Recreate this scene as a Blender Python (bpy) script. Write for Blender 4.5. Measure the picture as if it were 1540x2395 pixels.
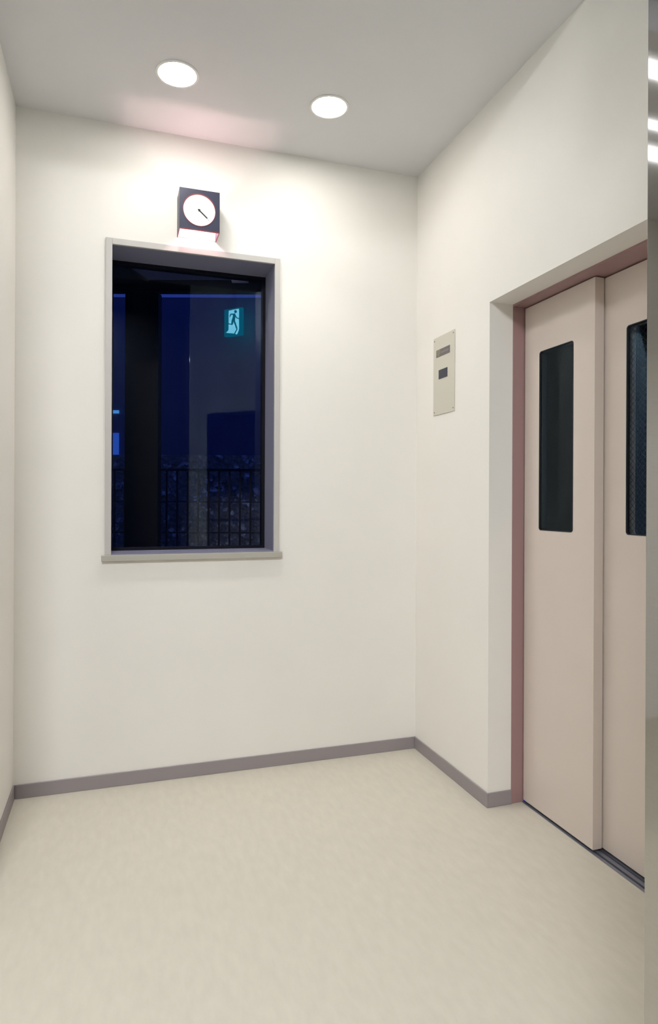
import bpy, bmesh, math, random
from mathutils import Vector, Matrix
random.seed(7)
S = bpy.context.scene
COL = S.collection
for o in list(bpy.data.objects):
    bpy.data.objects.remove(o)

# ------------------------------------------------------------ camera, sky, exposure
cam_d = bpy.data.cameras.new('camera')
cam = bpy.data.objects.new('camera', cam_d); COL.objects.link(cam)
S.camera = cam
FPX = 1515.8
cam_d.sensor_fit = 'VERTICAL'; cam_d.sensor_height = 36.0
cam_d.lens = FPX / 2395 * 36.0
cam_d.shift_y = -(1197.5 - 1171.1) / 2395
cam_d.clip_start = 0.02
yaw, roll = 0.32058, 0.00432
fw = Vector((math.sin(yaw), math.cos(yaw), 0)); r0 = Vector((math.cos(yaw), -math.sin(yaw), 0)); u0 = Vector((0, 0, 1))
rt = r0*math.cos(roll) + u0*math.sin(roll); up = -r0*math.sin(roll) + u0*math.cos(roll)
M = Matrix((rt, up, -fw)).transposed().to_4x4()
M.translation = Vector((-1.4778, -3.0255, 1.27))
cam.matrix_world = M

w = bpy.data.worlds.new('dusk_sky'); S.world = w; w.use_nodes = True
bg = w.node_tree.nodes['Background']
bg.inputs[0].default_value = (0.055, 0.13, 0.86, 1); bg.inputs[1].default_value = 0.24

S.view_settings.view_transform = 'Standard'; S.view_settings.look = 'None'
S.view_settings.exposure = 0.0; S.view_settings.gamma = 1.0
S.view_settings.use_curve_mapping = False
try:
    S.cycles.max_bounces = 10; S.cycles.diffuse_bounces = 6
except Exception: pass

DOWNLIGHT = 90.0       # emission of the two recessed downlights
DOWN_W = 1.3           # their reflector beam, watts each
LOBBY = 9.0            # emission of the lobby ceiling panels
FILL_SQ = 90.0         # emission of the added, unseen square fill panel
CLOCK = 470.0           # bulb inside the clock box

# ------------------------------------------------------------ materials
def mat(name, col, rough=0.6, metal=0.0, spec=0.5, noise=None, bump=None, emit=None, aniso=None):
    m = bpy.data.materials.new(name); m.use_nodes = True
    nt = m.node_tree; b = nt.nodes['Principled BSDF']
    b.inputs['Base Color'].default_value = (*col, 1)
    b.inputs['Roughness'].default_value = rough
    b.inputs['Metallic'].default_value = metal
    b.inputs['Specular IOR Level'].default_value = spec
    if emit:
        b.inputs['Emission Color'].default_value = (*emit[0], 1); b.inputs['Emission Strength'].default_value = emit[1]
    tc = nt.nodes.new('ShaderNodeTexCoord')
    def tex(scale, stretch, detail=4):
        mp = nt.nodes.new('ShaderNodeMapping'); mp.inputs['Scale'].default_value = stretch
        nz = nt.nodes.new('ShaderNodeTexNoise'); nz.inputs['Scale'].default_value = scale; nz.inputs['Detail'].default_value = detail
        nt.links.new(tc.outputs['Object'], mp.inputs['Vector']); nt.links.new(mp.outputs['Vector'], nz.inputs['Vector'])
        return nz
    if noise:
        scale, amt, stretch = noise
        nz = tex(scale, stretch)
        rp = nt.nodes.new('ShaderNodeValToRGB')
        rp.color_ramp.elements[0].position = 0.3; rp.color_ramp.elements[1].position = 0.7
        rp.color_ramp.elements[0].color = (*[c*(1-amt) for c in col], 1)
        rp.color_ramp.elements[1].color = (*[min(1, c*(1+amt)) for c in col], 1)
        nt.links.new(nz.outputs['Fac'], rp.inputs['Fac']); nt.links.new(rp.outputs['Color'], b.inputs['Base Color'])
    if bump:
        scale, st, stretch = bump
        nz = tex(scale, stretch, 6)
        bp = nt.nodes.new('ShaderNodeBump'); bp.inputs['Strength'].default_value = st; bp.inputs['Distance'].default_value = 0.002
        nt.links.new(nz.outputs['Fac'], bp.inputs['Height']); nt.links.new(bp.outputs['Normal'], b.inputs['Normal'])
    return m

def glass(name, ior, tint=(1, 1, 1)):
    m = bpy.data.materials.new(name); m.use_nodes = True
    nt = m.node_tree; nt.nodes.clear()
    out = nt.nodes.new('ShaderNodeOutputMaterial'); mx = nt.nodes.new('ShaderNodeMixShader')
    tr = nt.nodes.new('ShaderNodeBsdfTransparent'); tr.inputs[0].default_value = (*tint, 1)
    gl = nt.nodes.new('ShaderNodeBsdfGlossy'); gl.inputs['Roughness'].default_value = 0.0
    gl.inputs['Color'].default_value = (.70, .87, 1, 1)
    fr = nt.nodes.new('ShaderNodeFresnel'); fr.inputs['IOR'].default_value = ior
    nt.links.new(fr.outputs[0], mx.inputs[0]); nt.links.new(tr.outputs[0], mx.inputs[1]); nt.links.new(gl.outputs[0], mx.inputs[2])
    nt.links.new(mx.outputs[0], out.inputs[0])
    return m

ONE = (1, 1, 1)
WALL = mat('wall_vinyl', (.80, .782, .742), .55, bump=(260, .10, ONE), noise=(3, .012, ONE))
CEIL = mat('ceiling_board', (.665, .665, .685), .45, bump=(300, .06, ONE))
FLOOR = mat('floor_linoleum', (.585, .55, .468), .42, noise=(38, .035, (1, .35, 1)), bump=(180, .05, ONE))
BASE = mat('vinyl_baseboard', (.285, .255, .265), .45)
DARK = mat('dark_paint', (.022, .022, .026), .7)
LOBW = mat('lobby_paint', (.62, .60, .54), .7)
MAUVE = mat('mauve_enamel', (.325, .20, .20), .35)
LEAF = mat('pink_enamel', (.64, .565, .51), .3, noise=(2, .01, ONE))
TRIMW = mat('grey_window_trim', (.50, .485, .47), .45)
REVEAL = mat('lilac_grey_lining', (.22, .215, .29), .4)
SILLM = mat('sill_board', (.42, .405, .36), .4)
BLACK = mat('black_aluminium', (.006, .006, .011), .5, spec=.15)
SOFF = mat('canopy_soffit', (.20, .20, .25), .7)
STEEL = mat('brushed_steel', (.50, .485, .465), .055, metal=1.0, noise=(90, .03, (1, 1, 18)))
SILLMET = mat('sill_aluminium', (.26, .27, .33), .4, metal=.6)
NAVY = mat('navy_metal', (.028, .031, .062), .4)
MAROON = mat('maroon_edge', (.20, .02, .03), .5)
PINKIN = mat('pale_pink_inside', (.80, .66, .66), .6)
PANEL = mat('khaki_plate', (.57, .55, .475), .4)
LABEL = mat('grey_label', (.13, .115, .12), .4)
LABELY = mat('olive_print', (.33, .29, .15), .5)
LABELL = mat('pale_print', (.36, .33, .32), .5)
DISP = mat('display_glass', (.010, .012, .035), .25)
SCREW = mat('screw_metal', (.30, .28, .26), .35, metal=.8)
HAND = mat('clock_hand', (.01, .01, .01), .5)
DIAL = mat('lit_dial', (.9, .88, .86), .5, emit=((1, .955, .93), .55))
LAMP = mat('downlight_diffuser', (.9, .9, .9), .5, emit=((1, .96, .90), DOWNLIGHT))
TUBE = mat('lobby_diffuser', (.9, .9, .9), .5, emit=((.95, .97, 1), LOBBY))
FILL_PANEL = mat('fill_panel_diffuser', (.9, .9, .9), .5, emit=((.97, .98, 1), FILL_SQ))
BULB = mat('clock_bulb', (.9, .9, .9), .5, emit=((1, .63, .64), CLOCK))
RINGM = mat('white_ring', (.8, .79, .77), .4)
PANE = glass('window_pane', 1.40)
DPANE = glass('door_pane', 1.34)
WIRE = mat('pane_wire', (.02, .024, .032), .5)
SHAFT = mat('shaft_paint', (.008, .009, .015), .8, spec=.1)
SGREEN = mat('exit_green', (.0, .30, .20), .5, emit=((.0, .62, .80), 2.3))
SWHITE = mat('exit_white', (.8, .9, .9), .5, emit=((.30, .85, 1), 12.0))
GASKET = mat('rubber_gasket', (.012, .012, .018), .6)
FARB = mat('far_building_paint', (.16, .17, .26), .9, noise=(.6, .2, (1, 1, .3)))
RAILM = mat('railing_paint', (.012, .012, .02), .6)
LITWIN = mat('lit_window', (.1, .2, .4), .5, emit=((.012, .055, .33), 1.0))
LITWIN2 = mat('lit_window_bright', (.1, .2, .4), .5, emit=((.05, .22, .55), 1.0))
GROUND = mat('terrace_ground', (.2, .2, .22), .9)
FIXT = mat('fixture_shell', (.55, .5, .5), .5)

def stone_mat():
    m = bpy.data.materials.new('rubble_stone'); m.use_nodes = True
    nt = m.node_tree; b = nt.nodes['Principled BSDF']; b.inputs['Roughness'].default_value = .9
    tc = nt.nodes.new('ShaderNodeTexCoord')
    v = nt.nodes.new('ShaderNodeTexVoronoi'); v.inputs['Scale'].default_value = 22
    n = nt.nodes.new('ShaderNodeTexNoise'); n.inputs['Scale'].default_value = 9; n.inputs['Detail'].default_value = 3
    sp = nt.nodes.new('ShaderNodeSeparateColor')
    mul = nt.nodes.new('ShaderNodeMath'); mul.operation = 'MULTIPLY'
    rp = nt.nodes.new('ShaderNodeValToRGB'); e = rp.color_ramp.elements
    e[0].position = .10; e[0].color = (.20, .21, .20, 1); e[1].position = .60; e[1].color = (.85, .95, .85, 1)
    k = rp.color_ramp.elements.new(.42); k.color = (.26, .27, .27, 1)
    nt.links.new(tc.outputs['Object'], v.inputs['Vector']); nt.links.new(tc.outputs['Object'], n.inputs['Vector'])
    nt.links.new(v.outputs['Color'], sp.inputs[0]); nt.links.new(sp.outputs[0], mul.inputs[0]); nt.links.new(n.outputs['Fac'], mul.inputs[1])
    nt.links.new(mul.outputs[0], rp.inputs['Fac']); nt.links.new(rp.outputs['Color'], b.inputs['Base Color'])
    bp = nt.nodes.new('ShaderNodeBump'); bp.inputs['Distance'].default_value = .02
    nt.links.new(v.outputs['Distance'], bp.inputs['Height']); nt.links.new(bp.outputs['Normal'], b.inputs['Normal'])
    return m
STONE = stone_mat()

# ------------------------------------------------------------ helpers
def box(bm, lo, hi):
    x0, y0, z0 = lo; x1, y1, z1 = hi
    v = [bm.verts.new(p) for p in ((x0,y0,z0),(x1,y0,z0),(x1,y1,z0),(x0,y1,z0),(x0,y0,z1),(x1,y0,z1),(x1,y1,z1),(x0,y1,z1))]
    for f in ((3,2,1,0),(4,5,6,7),(0,1,5,4),(1,2,6,5),(2,3,7,6),(3,0,4,7)):
        bm.faces.new([v[i] for i in f])

def prism(bm, pts, d):
    """pts: closed 3-D outline, d: extrusion vector"""
    d = Vector(d)
    a = [bm.verts.new(p) for p in pts]; b = [bm.verts.new(Vector(p)+d) for p in pts]
    n = len(a)
    bm.faces.new(a[::-1]); bm.faces.new(b)
    for i in range(n):
        bm.faces.new((a[i], a[(i+1) % n], b[(i+1) % n], b[i]))

def cyl(bm, c, r, h, axis='Z', seg=48):
    m = Matrix.Translation(c)
    if axis == 'Y': m = m @ Matrix.Rotation(math.pi/2, 4, 'X')
    if axis == 'X': m = m @ Matrix.Rotation(math.pi/2, 4, 'Y')
    bmesh.ops.create_cone(bm, cap_ends=True, segments=seg, radius1=r, radius2=r, depth=h, matrix=m)

def ring(bm, c, r1, r2, z0, z1, seg=64):
    P = []
    for i in range(seg):
        a = 2*math.pi*i/seg; ca, sa = math.cos(a), math.sin(a)
        P.append([bm.verts.new((c[0]+r*ca, c[1]+r*sa, z)) for r, z in ((r1, z0), (r2, z0+.001), (r2, z1), (r1, z1))])
    for i in range(seg):
        A, B = P[i], P[(i+1) % seg]
        for k in range(4):
            bm.faces.new((A[k], A[(k+1) % 4], B[(k+1) % 4], B[k]))

def obj(name, bm, material, parent=None, bevel=0, smooth=False):
    bmesh.ops.recalc_face_normals(bm, faces=bm.faces)
    me = bpy.data.meshes.new(name); bm.to_mesh(me); bm.free()
    me.materials.append(material)
    o = bpy.data.objects.new(name, me); COL.objects.link(o)
    if parent:
        o.parent = parent
    if bevel:
        md = o.modifiers.new('bevel', 'BEVEL'); md.width = bevel; md.segments = 2; md.limit_method = 'ANGLE'
    if smooth:
        for p in me.polygons: p.use_smooth = True
    return o

def boxes(name, material, lst, parent=None, bevel=0):
    bm = bmesh.new()
    for lo, hi in lst: box(bm, lo, hi)
    return obj(name, bm, material, parent, bevel)

def struct(o, label=None, cat=None):
    o['kind'] = 'structure'
    if label: o['label'] = label
    if cat: o['category'] = cat
    return o

def empty(name, loc=(0, 0, 0), rz=0):
    o = bpy.data.objects.new(name, None); COL.objects.link(o)
    o.location = loc; o.rotation_euler = (0, 0, rz); o.empty_display_size = .1
    return o

def tag(o, label, cat, group=None, kind=None):
    o['label'] = label; o['category'] = cat
    if group: o['group'] = group
    if kind: o['kind'] = kind
    return o

def rrect(y0, y1, z0, z1, r, n=6):
    pts = []
    for cy, cz, a0 in ((y1-r, z1-r, 0), (y0+r, z1-r, 90), (y0+r, z0+r, 180), (y1-r, z0+r, 270)):
        for i in range(n+1):
            a = math.radians(a0 + 90*i/n)
            pts.append((cy + r*math.cos(a), cz + r*math.sin(a)))
    return pts

def plate_with_hole(bm, x0, x1, outer, inner_pts):
    """plate in the y-z plane, thickness x0..x1, rectangular outside and a rounded hole"""
    y0, y1, z0, z1 = outer
    O = [(y1, z1), (y0, z1), (y0, z0), (y1, z0)]
    n = len(inner_pts)//4
    rows = []
    for x in (x0, x1):
        ov = [bm.verts.new((x, y, z)) for y, z in O]
        iv = [bm.verts.new((x, y, z)) for y, z in inner_pts]
        for k in range(4):
            seg = iv[k*n:(k+1)*n]
            for i in range(n-1):
                bm.faces.new((ov[k], seg[i], seg[i+1]))
            nx = iv[((k+1)*n) % len(iv)]
            bm.faces.new((ov[k], seg[-1], nx, ov[(k+1) % 4]))
        rows.append((ov, iv))
    (oa, ia), (ob, ib) = rows
    for a, b in ((oa, ob), (ia, ib)):
        for i in range(len(a)):
            j = (i+1) % len(a)
            bm.faces.new((a[i], a[j], b[j], b[i]))

# ------------------------------------------------------------ room shell
H = 2.936; XL = -1.879; YE = -.682; HD = 2.0975
WX0, WX1, WZ0, WZ1 = -1.489, -.7535, 1.030, 2.398       # clear window opening
HT = 3.45                                              # height of the raised dark zone
struct(boxes('floor', FLOOR, [((-3.4, -4.4, -.1), (.165, 0, 0))]))
# ceiling: lit lowered part with its oblique end, raised dark part beyond
bm = bmesh.new()
prism(bm, [(-3.4, .25, H), (.35, .25, H), (.35, -1.20, H), (.0, -1.27, H), (-.528, -1.373, H), (-1.243, -1.671, H), (-1.56, -1.18, H), (-2.2, -1.22, H), (-2.2, -2.6, H), (-3.4, -2.6, H)], (0, 0, .12))
struct(obj('ceiling', bm, CEIL))
struct(boxes('ceiling_raised', DARK, [((-3.5, -4.4, HT), (.5, .25, HT+.1))]))
# back wall with the window hole
struct(boxes('wall_back', WALL, [
    ((-3.4, 0, 0), (WX0-.012, .25, HT)), ((WX1+.012, 0, 0), (.40, .25, HT)),
    ((WX0-.012, 0, 0), (WX1+.012, .25, WZ0-.03)), ((WX0-.012, 0, WZ1+.012), (WX1+.012, .25, HT))]))
struct(boxes('wall_left', WALL, [((XL-.1, -.86, 0), (XL, 0, H))]))
struct(boxes('wall_right', WALL, [
    ((0, YE, 0), (.112, 0, HT)), ((.112, YE+.027, 0), (.35, 0, HT)),
    ((0, -1.60, HD), (.112, YE, HT)), ((.112, -1.60, 2.14), (.35, YE+.027, HT)),
    ((0, -1.80, 0), (.35, -1.60, HT))]))
# oblique front wall (local x runs along the wall, local y is its thickness behind the face)
DG = math.pi/4
def diag(o):
    o.rotation_euler = (0, 0, DG); o.location = (0, -1.607, 0); return o
# distance along wall from (0,-1.65): negative towards the opening; face at local y = 0, body at y < 0
dx0, dx1 = -.70*math.sqrt(2), -.315*math.sqrt(2); DE = -.79*math.sqrt(2)
struct(diag(boxes('wall_front', WALL, [((DE, -.16, 0), (dx0, 0, HT)), ((dx1, -.16, 0), (0.02, 0, HT)), ((dx0, -.16, 2.03), (dx1, 0, HT))])))
struct(boxes('wall_lobby', LOBW, [((-3.5, -4.4, 0), (-3.4, .25, HT))]))
struct(boxes('wall_rear', DARK, [((-3.4, -4.4, 0), (.5, -4.3, HT))]))
struct(boxes('wall_east', DARK, [((.36, -4.3, 0), (.5, -1.82, HT))]))

# baseboards
BH, BT = .060, .007
struct(boxes('baseboard_back', BASE, [((XL+BT, -BT, 0), (-BT, 0, BH))], bevel=.002))
struct(boxes('baseboard_left', BASE, [((XL, -.86, 0), (XL+BT, 0, BH))], bevel=.002))
struct(boxes('baseboard_right', BASE, [((-BT, YE-BT, 0), (0, -BT*0, BH)), ((0, YE-BT, 0), (.112, YE, BH))], bevel=.002))

# ------------------------------------------------------------ window
win = struct(empty('window_1', ((WX0+WX1)/2, 0, WZ0)))
wo = Vector(win.location)
def wbox(name, m, lst, bevel=0, parent=win):
    return boxes(name, m, [(tuple(Vector(a)-wo), tuple(Vector(b)-wo)) for a, b in lst], parent, bevel)
TX0, TX1, TZ1 = -1.516, -.7275, 2.4255
casing = wbox('window_casing', TRIMW, [((TX0, -.012, 1.0255), (WX0, .002, TZ1)), ((WX1, -.012, 1.0255), (TX1, .002, TZ1)), ((WX0, -.012, WZ1), (WX1, .002, TZ1))], .0015)
casing['label'] = 'pale grey casing around the opening'
lin = wbox('reveal_lining', REVEAL, [((WX0-.010, .0025, WZ0), (WX0, .25, WZ1+.010)), ((WX1, .0025, WZ0), (WX1+.010, .25, WZ1+.010)), ((WX0, .0025, WZ1), (WX1, .25, WZ1+.010)), ((WX0, .0002, 1.005), (WX1, .25, WZ0))])  # inner sill top takes this lilac too, painting in bluish sky light
sill = wbox('window_sill', SILLM, [((-1.530, -.022, .9995), (-.7143, 0.0, 1.0255))], .0015)
fr = wbox('window_frame', BLACK, [((WX0, .190, WZ0), (WX0+.005, .235, WZ1)), ((WX1-.014, .190, WZ0), (WX1, .235, WZ1)),
     ((WX0+.005, .190, WZ1-.014), (WX1-.014, .235, WZ1)), ((WX0+.005, .190, WZ0), (WX1-.014, .235, WZ0+.012))])
wbox('glass_pane', PANE, [((WX0+.004, .209, WZ0+.010), (WX1-.012, .214, WZ1-.012))])

# ------------------------------------------------------------ sliding doors in the right wall
door = struct(empty('door_1', (.17, -1.1, 0)))
do = Vector(door.location)
def dbox(name, m, lst, bevel=0, parent=door):
    return boxes(name, m, [(tuple(Vector(a)-do), tuple(Vector(b)-do)) for a, b in lst], parent, bevel)
dbox('door_frame', MAUVE, [((.112, YE-.002, 0), (.172, YE+.026, 2.14)), ((.112, -1.60, 2.088), (.30, YE-.002, 2.14)), ((.112, -1.60, 0), (.172, -1.57, 2.088))], .001)
L1 = .1691; L2 = .2150
def leaf(x, y0, y1, hole, lab):
    bm = bmesh.new(); plate_with_hole(bm, x, x+.040, (y0, y1, .012, 2.083), rrect(*hole, .012))
    bmesh.ops.translate(bm, verts=bm.verts, vec=-do)
    lf = obj('door_leaf', bm, LEAF, door)
    lf['label'] = lab
    bm = bmesh.new()
    plate_with_hole(bm, x-.0012, x+.004, (hole[0]-.0005, hole[1]+.0005, hole[2]-.0005, hole[3]+.0005), rrect(hole[0]+.003, hole[1]-.003, hole[2]+.003, hole[3]-.003, .011))
    bm.free()
    # gasket: rounded ring just inside the hole
    bm = bmesh.new()
    A = rrect(*hole, .012); B = rrect(hole[0]+.003, hole[1]-.003, hole[2]+.003, hole[3]-.003, .010)
    rows = [[bm.verts.new((xx, y, z)) for y, z in P] for P, xx in ((A, x-.0012), (B, x-.0012), (B, x+.012), (A, x+.012))]
    n = len(A)
    for k in range(4):
        a, b = rows[k], rows[(k+1) % 4]
        for i in range(n):
            bm.faces.new((a[i], a[(i+1) % n], b[(i+1) % n], b[i]))
    bmesh.ops.translate(bm, verts=bm.verts, vec=-do)
    obj('window_gasket', bm, GASKET, lf)
    bm = bmesh.new(); prism(bm, [(x+.004, y, z) for y, z in B], (.006, 0, 0))
    bmesh.ops.translate(bm, verts=bm.verts, vec=-do)
    obj('glass_pane', bm, DPANE, lf)
    # wire mesh cast in the glass, thin crossing strands
    bm = bmesh.new(); y0_, y1_, z0_, z1_ = hole[0]+.004, hole[1]-.004, hole[2]+.004, hole[3]-.004
    st = .022; W = y1_-y0_
    for sgn in (1, -1):
        z = z0_ - W
        while z < z1_:
            pts = []
            ya, yb = (y0_, y1_) if sgn > 0 else (y1_, y0_)
            t0 = max(0, (z0_-z)/W); t1 = min(1, (z1_-z)/W)
            if t1 > t0:
                a = Vector((x+.0125, ya+(yb-ya)*t0, z+W*t0)); b = Vector((x+.0125, ya+(yb-ya)*t1, z+W*t1))
                d = (b-a).normalized(); nrm = Vector((0, -d.z, d.y))*.0004
                prism(bm, [a-nrm, b-nrm, b+nrm, a+nrm], (.0008, 0, 0))
            z += st
    bmesh.ops.translate(bm, verts=bm.verts, vec=-do)
    obj('wire_mesh', bm, WIRE, lf)
    return lf
leaf(L1, -1.1065, -.6885, (-.9925, -.786, 1.1535, 1.881), 'front sliding leaf beside the wall corner')
leaf(L2, -1.560, -1.094, (-1.420, -1.2105, 1.156, 1.883), 'rear sliding leaf behind the first one')
sl = dbox('door_sill', SILLMET, [((.165, -1.60, -.05), (.1775, YE, .002)), ((.1875, -1.60, -.05), (.205, YE, .002)), ((.213, -1.60, -.05), (.32, YE, .002)), ((.165, -1.60, -.05), (.32, YE, -.012))])
dbox('sill_groove', GASKET, [((.1775, -1.60, -.012), (.1875, YE, -.008)), ((.205, -1.60, -.012), (.213, YE, -.008))], parent=sl)
# dark shaft behind the doors, with one opening onto the dusk
struct(boxes('wall_shaft', SHAFT, [
    ((.35, -1.9, -.1), (1.2, -1.62, 3.0)), ((.35, 0.2, -.1), (1.2, .4, 3.0)),
    ((.215, -.662, -.05), (.36, -.656, 2.086)), ((1.2, -1.9, -.1), (1.3, .4, 1.43)), ((1.2, -1.9, 1.99), (1.3, .4, 3.0)), ((1.2, -.245, 1.43), (1.3, .4, 1.99)), ((1.2, -1.9, 1.43), (1.3, -.46, 1.99)),
    ((.35, -1.62, 2.95), (1.2, .3, 3.0)), ((.33, -1.60, -.1), (1.2, 0.3, -.05))]))

w2 = struct(boxes('window_2', glass('tinted_shaft_pane', 1.3, (.30, .30, .36)), [((1.24, -.46, 1.43), (1.246, -.245, 1.99))]))

# ------------------------------------------------------------ dark door in the oblique front wall
d2 = struct(empty('door_2', (0, -1.607, 0), DG))
boxes('door_leaf', DARK, [((dx0+.03, -.09, .01), (dx1-.03, -.05, 2.0))], d2)
boxes('door_frame', DARK, [((dx0, -.14, 0), (dx0+.03, .004, 2.03)), ((dx1-.03, -.14, 0), (dx1, .004, 2.03)), ((dx0+.03, -.14, 2.0), (dx1-.03, .004, 2.03))], d2)

# ------------------------------------------------------------ stainless steel jamb at the right edge of the view
struct(boxes('trim_1', STEEL, [((-.85, -2.80, 0), (-.70, -2.3856, HT))], bevel=.0005))
struct(boxes('jamb_glare_cover', WALL, [((-.8445, -2.3854, 0), (-.70, -2.3832, HT))]))  # cover added to keep the jamb's bright reflection out of the window pane

# ------------------------------------------------------------ recessed downlights
def downlight(x, y, label):
    t = empty('ceiling_downlight', (x, y, H))
    bm = bmesh.new(); ring(bm, (0, 0), .0735, .083, -.005, -.0003); obj('trim_ring', bm, RINGM, t, smooth=False)
    bm = bmesh.new(); cyl(bm, (0, 0, -.003), .0735, .003, seg=64); obj('diffuser', bm, LAMP, t)
    ld = bpy.data.lights.new('downlight_beam', 'AREA'); ld.shape = 'DISK'; ld.size = .14; ld.energy = DOWN_W; ld.spread = math.radians(80)
    ld.color = (1, .975, .925)
    lo = bpy.data.objects.new('downlight_beam', ld); COL.objects.link(lo); lo.parent = t; lo.location = (0, 0, -.0065)
    tag(t, label, 'ceiling light', 'round downlights in the ceiling')
downlight(-1.2494, -.433, 'round lit downlight in the ceiling, left of the pair above the window')
downlight(-.6205, -.424, 'round lit downlight in the ceiling, right of the pair nearer the door wall')

def lobby_light(x, y, wx, wy, rz, label, z=H, m=None):
    t = empty('ceiling_panel_light', (x, y, z), rz)
    boxes('light_housing', RINGM, [((-wx/2-.02, -wy/2-.02, -.030), (wx/2+.02, wy/2+.02, -.0005))], t, .003)
    boxes('diffuser', m or TUBE, [((-wx/2, -wy/2, -.036), (wx/2, wy/2, -.0302))], t)
    tag(t, label, 'ceiling light', 'lobby ceiling panel lights')
lobby_light(-2.40, -1.085, .80, .055, 0, 'slim lit panel light mirrored as upper white band in steel jamb')
lobby_light(-2.15, -3.9, .75, .75, 0, 'large square fill panel added out of view to light the lower walls', HT, FILL_PANEL)  # added fill light behind the camera, brightens the lower walls
lobby_light(-2.70, -.615, .70, .06, 0, 'slim lit panel light mirrored as lower white band in steel jamb')
lobby_light(-2.52, -.80, .70, .022, 0, 'thinnest lit panel light mirrored as faint middle band in steel jamb')

# ------------------------------------------------------------ clock lamp above the window
CX0, CX1, CZ0, CZ1, CY = -1.2095, -1.0325, 2.471, 2.649, -.110
ck = empty('wall_clock', ((CX0+CX1)/2, 0, CZ0))
co = Vector(ck.location)
tag(ck, 'dark square clock box with round lit dial mounted on the wall above the window', 'clock')
def cbox(name, m, lst, bevel=0, parent=ck):
    return boxes(name, m, [(tuple(Vector(a)-co), tuple(Vector(b)-co)) for a, b in lst], parent, bevel)
ccx, ccz, CR = -1.1225, 2.5585, .0705
# front panel with a round hole
bm = bmesh.new()
O = [(CX1, CZ1), (CX0, CZ1), (CX0, CZ0), (CX1, CZ0)]; N = 64
rows = []
for y in (CY, CY+.004):
    ov = [bm.verts.new((x, y, z)) for x, z in O]
    iv = [bm.verts.new((ccx+CR*math.cos(2*math.pi*i/N+math.pi/4*0), y, ccz+CR*math.sin(2*math.pi*i/N))) for i in range(N)]
    q = N//4
    for k in range(4):
        for i in range(q):
            bm.faces.new((ov[k], iv[k*q+i], iv[(k*q+i+1) % N]))
        bm.faces.new((ov[k], iv[((k+1)*q) % N], ov[(k+1) % 4]))
    rows.append((ov, iv))
for a, b in zip(rows[0], rows[1]):
    for i in range(len(a)):
        j = (i+1) % len(a); bm.faces.new((a[i], a[j], b[j], b[i]))
bmesh.ops.translate(bm, verts=bm.verts, vec=-co)
fp = obj('front_panel', bm, NAVY, ck)
# maroon rim around the dial and along the panel's lower edge
bm = bmesh.new(); rr = []
for i in range(N):
    a = 2*math.pi*i/N
    rr.append([bm.verts.new((ccx+r*math.cos(a)-co.x, y, ccz+r*math.sin(a)-co.z)) for r, y in ((CR+.0025, CY-.0012), (CR-.0005, CY-.0012), (CR-.0005, CY+.004), (CR+.0025, CY-.0001))])
for i in range(N):
    for k in range(4):
        bm.faces.new((rr[i][k], rr[i][(k+1) % 4], rr[(i+1) % N][(k+1) % 4], rr[(i+1) % N][k]))
obj('dial_rim', bm, MAROON, fp)
cbox('edge_strip', MAROON, [((CX0, CY, CZ0-.0035), (CX1, CY+.006, CZ0-.0002))], parent=fp)
for xa, xb in ((CX0, CX0+.003), (CX1-.003, CX1)):
    sp = cbox('side_panel', NAVY, [((xa, CY+.0045, CZ0), (xb, -.0005, CZ1))])
    cbox('edge_strip', MAROON, [((xa, CY+.006, CZ0-.003), (xb, -.0005, CZ0-.0002))], parent=sp)
cbox('back_plate', PINKIN, [((CX0+.0035, -.0012, CZ0), (CX1-.0035, -.0006, CZ1))])
bm = bmesh.new(); cyl(bm, (ccx-co.x, CY+.006, ccz-co.z), CR+.001, .003, 'Y', 64)
dial = obj('dial', bm, DIAL, ck)
def hand(name, ang, l0, l1, w, y):
    bm = bmesh.new(); d = Vector((math.sin(ang), 0, math.cos(ang))); n = Vector((d.z, 0, -d.x))
    c = Vector((ccx, y, ccz)) - co
    prism(bm, [c+d*l0-n*w, c+d*l1-n*w, c+d*l1+n*w, c+d*l0+n*w], (0, -.0008, 0))
    obj(name, bm, HAND, dial)
hand('hour_hand', math.radians(131), -.008, .047, .0030, CY+.0035)
hand('minute_hand', math.radians(133), .0, .063, .0007, CY+.0025)
bm = bmesh.new(); cyl(bm, (ccx-co.x, CY+.002, ccz-co.z), .0052, .004, 'Y', 24); obj('hub', bm, HAND, dial)
bm = bmesh.new(); bmesh.ops.create_uvsphere(bm, u_segments=20, v_segments=12, radius=.013, matrix=Matrix.Translation((ccx-co.x, -.062, ccz-.005-co.z))); bl = obj('bulb', bm, BULB, ck, smooth=True)
bm = bmesh.new(); cyl(bm, (ccx-co.x, -.028, ccz-.005-co.z), .010, .044, 'Y', 20); obj('bulb_socket', bm, PINKIN, ck)

# ------------------------------------------------------------ indicator plate on the right wall
ip = empty('indicator_panel', (0, -.2945, 1.684))
tag(ip, 'khaki metal plate with grey label and dark square display on the wall beside the doors', 'indicator panel')
po = Vector(ip.location)
def pbox(name, m, lst, bevel=0, parent=ip):
    return boxes(name, m, [(tuple(Vector(a)-po), tuple(Vector(b)-po)) for a, b in lst], parent, bevel)
pl = pbox('face_plate', PANEL, [((-.004, -.3975, 1.684), (-.0003, -.1915, 2.057))], .0008)
lb = pbox('name_label', LABEL, [((-.0052, -.355, 1.9595), (-.0041, -.2225, 1.9945))])
ms = []
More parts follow.
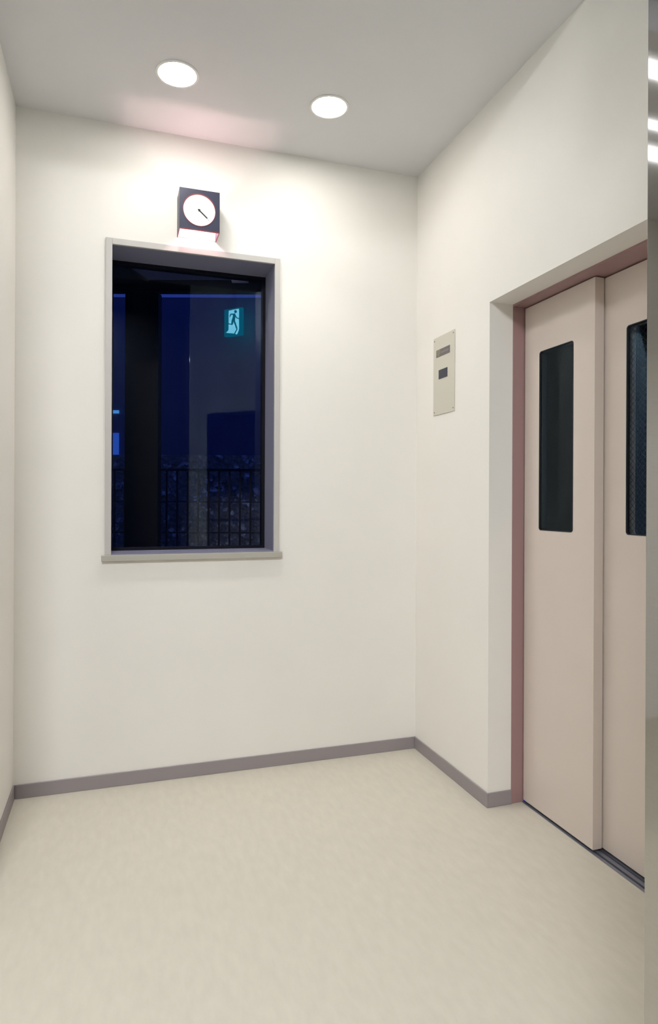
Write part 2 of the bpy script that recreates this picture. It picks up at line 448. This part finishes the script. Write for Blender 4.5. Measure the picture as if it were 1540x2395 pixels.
# printed emblem grid at the left end of the label, then a faint line of lettering
for i in range(4):
    for j in range(4):
        if (i, j) in ((0, 0), (3, 0)): continue
        y = -.2275 - i*.0095; z = 1.9640 + j*.0075
        ms.append(((-.0056, y-.0068, z), (-.0053, y-.001, z+.0052)))
pbox('printed_emblem', LABELY, ms, parent=lb)
ms = []
y = -.272
for wd in (.006, .004, .007, .005, .008, .004, .007, .006, .005):
    z = 1.9715
    ms.append(((-.0056, y-wd, z), (-.0053, y-wd+.0012, z+.011))); ms.append(((-.0056, y-wd, z+.0045), (-.0053, y, z+.006)))
    y -= wd+.0022
pbox('printed_text', LABELL, ms, parent=lb)
pbox('display', DISP, [((-.0055, -.3318, 1.8525), (-.0041, -.248, 1.8955))])
for y, z in ((-.386, 2.043), (-.386, 1.699), (-.203, 2.043), (-.203, 1.699)):
    bm = bmesh.new(); cyl(bm, (-.0048, y-po.y, z-po.z), .0032, .0014, 'X', 16); obj('screw', bm, SCREW, ip)

# ------------------------------------------------------------ running man exit sign (seen mirrored in the window pane)
sg = empty('exit_sign', (-.5405, -1.9375, 2.643), DG)   # local x along the face, -x mirrored left ; face normal +y
tag(sg, 'green and white running man exit sign seen mirrored in the window pane', 'exit sign')
SW, SH = .177, .227
boxes('sign_case', SGREEN, [((-SW/2, -.028, 0), (SW/2, 0, SH))], sg, .002)
def spoly(name, m, pts, y, th=.0008):
    bm = bmesh.new(); prism(bm, [(u*SW-SW/2, y, (1-v)*SH) for u, v in pts], (0, th, 0)); return bm
def strokes(name, m, polys, y, par):
    bm = bmesh.new()
    for pts in polys:
        prism(bm, [(u*SW-SW/2, y, (1-v)*SH) for u, v in pts], (0, .0008, 0))
    return obj(name, bm, m, par)
white = strokes('doorway_symbol', SWHITE, [[(.25, .06), (.84, .04), (.84, .80), (.74, .97), (.60, .93), (.12, .86), (.25, .76)]], .0004, sg)
def limb(a, b, w0, w1):
    a = Vector((a[0]*SW, a[1]*SH)); b = Vector((b[0]*SW, b[1]*SH)); d = (b-a).normalized(); n = Vector((-d.y, d.x))
    P = [a-n*w0, b-n*w1, b+d*w1*.6, b+n*w1, a+n*w0, a-d*w0*.6]
    return [(p.x/SW, p.y/SH) for p in P]
head = [(.64+.018/SW*.75*math.cos(t*math.pi/8), .132+.018/SH*.75*math.sin(t*math.pi/8)) for t in range(16)]
man = [head,
       [(.46, .19), (.60, .185), (.66, .27), (.60, .44), (.44, .44), (.50, .25)],
       limb((.55, .22), (.38, .20), .0055, .0045), limb((.38, .20), (.31, .30), .0045, .004),
       limb((.62, .25), (.72, .37), .0055, .0045), limb((.72, .37), (.90, .42), .0045, .004),
       limb((.48, .42), (.46, .58), .011, .0075), limb((.46, .58), (.16, .52), .0055, .0045),
       limb((.55, .42), (.74, .78), .009, .006), limb((.74, .78), (.60, .93), .005, .006)]
for i, pts in enumerate(man): pass
bm = bmesh.new()
for i, pts in enumerate(man):
    prism(bm, [(u*SW-SW/2, .0013+i*.00005, (1-v)*SH) for u, v in pts], (0, .0008, 0))
obj('running_figure', bm, SGREEN, white)
boxes('hanging_bracket', FIXT, [((-.02, -.018, SH), (.02, -.010, HT-2.643))], sg)

# ------------------------------------------------------------ outside, beyond the window
# the terrace wing stands turned 18 degrees to the room; its own axes: X along the wing, Y away from it
OR = Vector((-1.4778, -3.0255, 0)); OA = -0.32058
def ot(x, y, z=0.0):
    return Vector((OR.x + x*math.cos(OA) - y*math.sin(OA), OR.y + x*math.sin(OA) + y*math.cos(OA), z))
def oempty(name, x, y, z=0.0): return empty(name, ot(x, y, z), OA)

cn = oempty('canopy', -.6, 3.95)
tag(cn, 'black canopy with grey soffit and a deep front beam over the terrace outside the window', 'canopy')
def cbx(name, m, lo, hi, x0=-.6, y0=3.95):
    return boxes(name, m, [((lo[0]-x0, lo[1]-y0, lo[2]), (hi[0]-x0, hi[1]-y0, hi[2]))], cn)
bm = bmesh.new()
prism(bm, [(x+.6, y-3.95, 2.66) for x, y in ((-1.9, 2.92), (-1.9, 4.1), (.1, 4.1), (.1, 3.60))], (0, 0, .14))
obj('roof_slab', bm, BLACK, cn)
bm = bmesh.new()
prism(bm, [(x+.6, y-3.95, 2.612) for x, y in ((-1.107, 3.95), (0, 3.95), (0, 3.57), (-1.295, 3.14))], (0, 0, .046))
obj('soffit', bm, SOFF, cn)
cbx('front_beam', BLACK, (-1.9, 3.9505, 2.540), (.1, 4.0, 2.659))
bm = bmesh.new()
prism(bm, [(x+.6, y-3.95, 2.590) for x, y in ((-1.108, 3.95), (-1.296, 3.14), (-1.9, 2.94), (-1.9, 3.95))], (0, 0, .069))
obj('side_beam', bm, BLACK, cn)
pc = empty('canopy_post', ot(-1.149, 3.99, -.05), OA)
tag(pc, 'black square post carrying the canopy outside the window', 'post')
boxes('post_shaft', BLACK, [((-.099, -.0395, 0), (.103, .04, 2.589))], pc)
boxes('base_plate', BLACK, [((-.13, -.10, 0), (.13, .10, .02))], pc)
lf = oempty('reflection_block', -.545, 3.93, 2.612)  # added pale block, stands in for a reflection in the pane
tag(lf, 'small pale block under the canopy edge imitating a reflection in the window pane', 'reflection stand-in')
boxes('light_housing', FIXT, [((-.050, -.025, -.022), (.050, .012, -.001))], lf, .003)
t3 = boxes('terrace_floor', GROUND, [((-6, -9.5, -.10), (5, 6.5, 0))])
t3.rotation_euler = (0, 0, OA); t3.location = ot(0, 13.2, -.05)
struct(t3)

# stone wall: individual faces pushed in and out so the rubble has relief
bm = bmesh.new()
box(bm, (-4.2, .03, 0), (2.6, .4, 1.83))
for i in range(420):
    x = random.uniform(-2.9, .2); z = random.uniform(.7, 1.80); s1 = random.uniform(.015, .06); s2 = random.uniform(.015, .05)
    k = [(x + s1*math.cos(a)*random.uniform(.7, 1.1), .03, min(1.828, z + s2*math.sin(a)*random.uniform(.7, 1.1))) for a in [j*2*math.pi/7 for j in range(7)]]
    prism(bm, k, (0, -random.uniform(.008, .03), 0))
sw = obj('stone_wall', bm, STONE); sw.location = ot(0, 7.3, -.05); sw.rotation_euler = (0, 0, OA)
tag(sw, 'speckled rubble stone wall behind the railing outside the window', 'wall')

rl = oempty('terrace_railing', 0, 6.6, -.05)
tag(rl, 'dark metal railing in front of the stone wall outside the window', 'railing')
def rb(name, lo, hi):
    return boxes(name, RAILM, [(lo, hi)], rl)
rb('top_rail', (-3.0, -.02, 1.614), (.3, .02, 1.640))
rb('cross_rail', (-3.0, -.009, 1.297), (.3, .009, 1.309))
rb('cross_rail', (-3.0, -.009, .982), (.3, .009, .996))
for i in range(31):
    x = -1.654 + (i-12)*.1067
    rb('baluster', (x-.009, -.0085, 0), (x+.009, .0085, 1.6135))

fb = oempty('far_building', 0, 13.0, -.05)
tag(fb, 'dark block building with flat roof and small lit windows rising behind the stone wall', 'building')
boxes('facade_and_sky_block', FARB, [((-9, 0, 0), (6, 3, 5.385)), ((-5.4, -9, 0), (-5.0, 0, 5.385))], fb)  # side wing added out of view to block the sky mirrored in door glass
boxes('lit_window', LITWIN, [((-4.50, -.03, 2.143), (-4.22, -.002, 2.658))], fb)
boxes('lit_window', LITWIN2, [((-4.50, -.03, 3.052), (-4.22, -.002, 3.112))], fb)
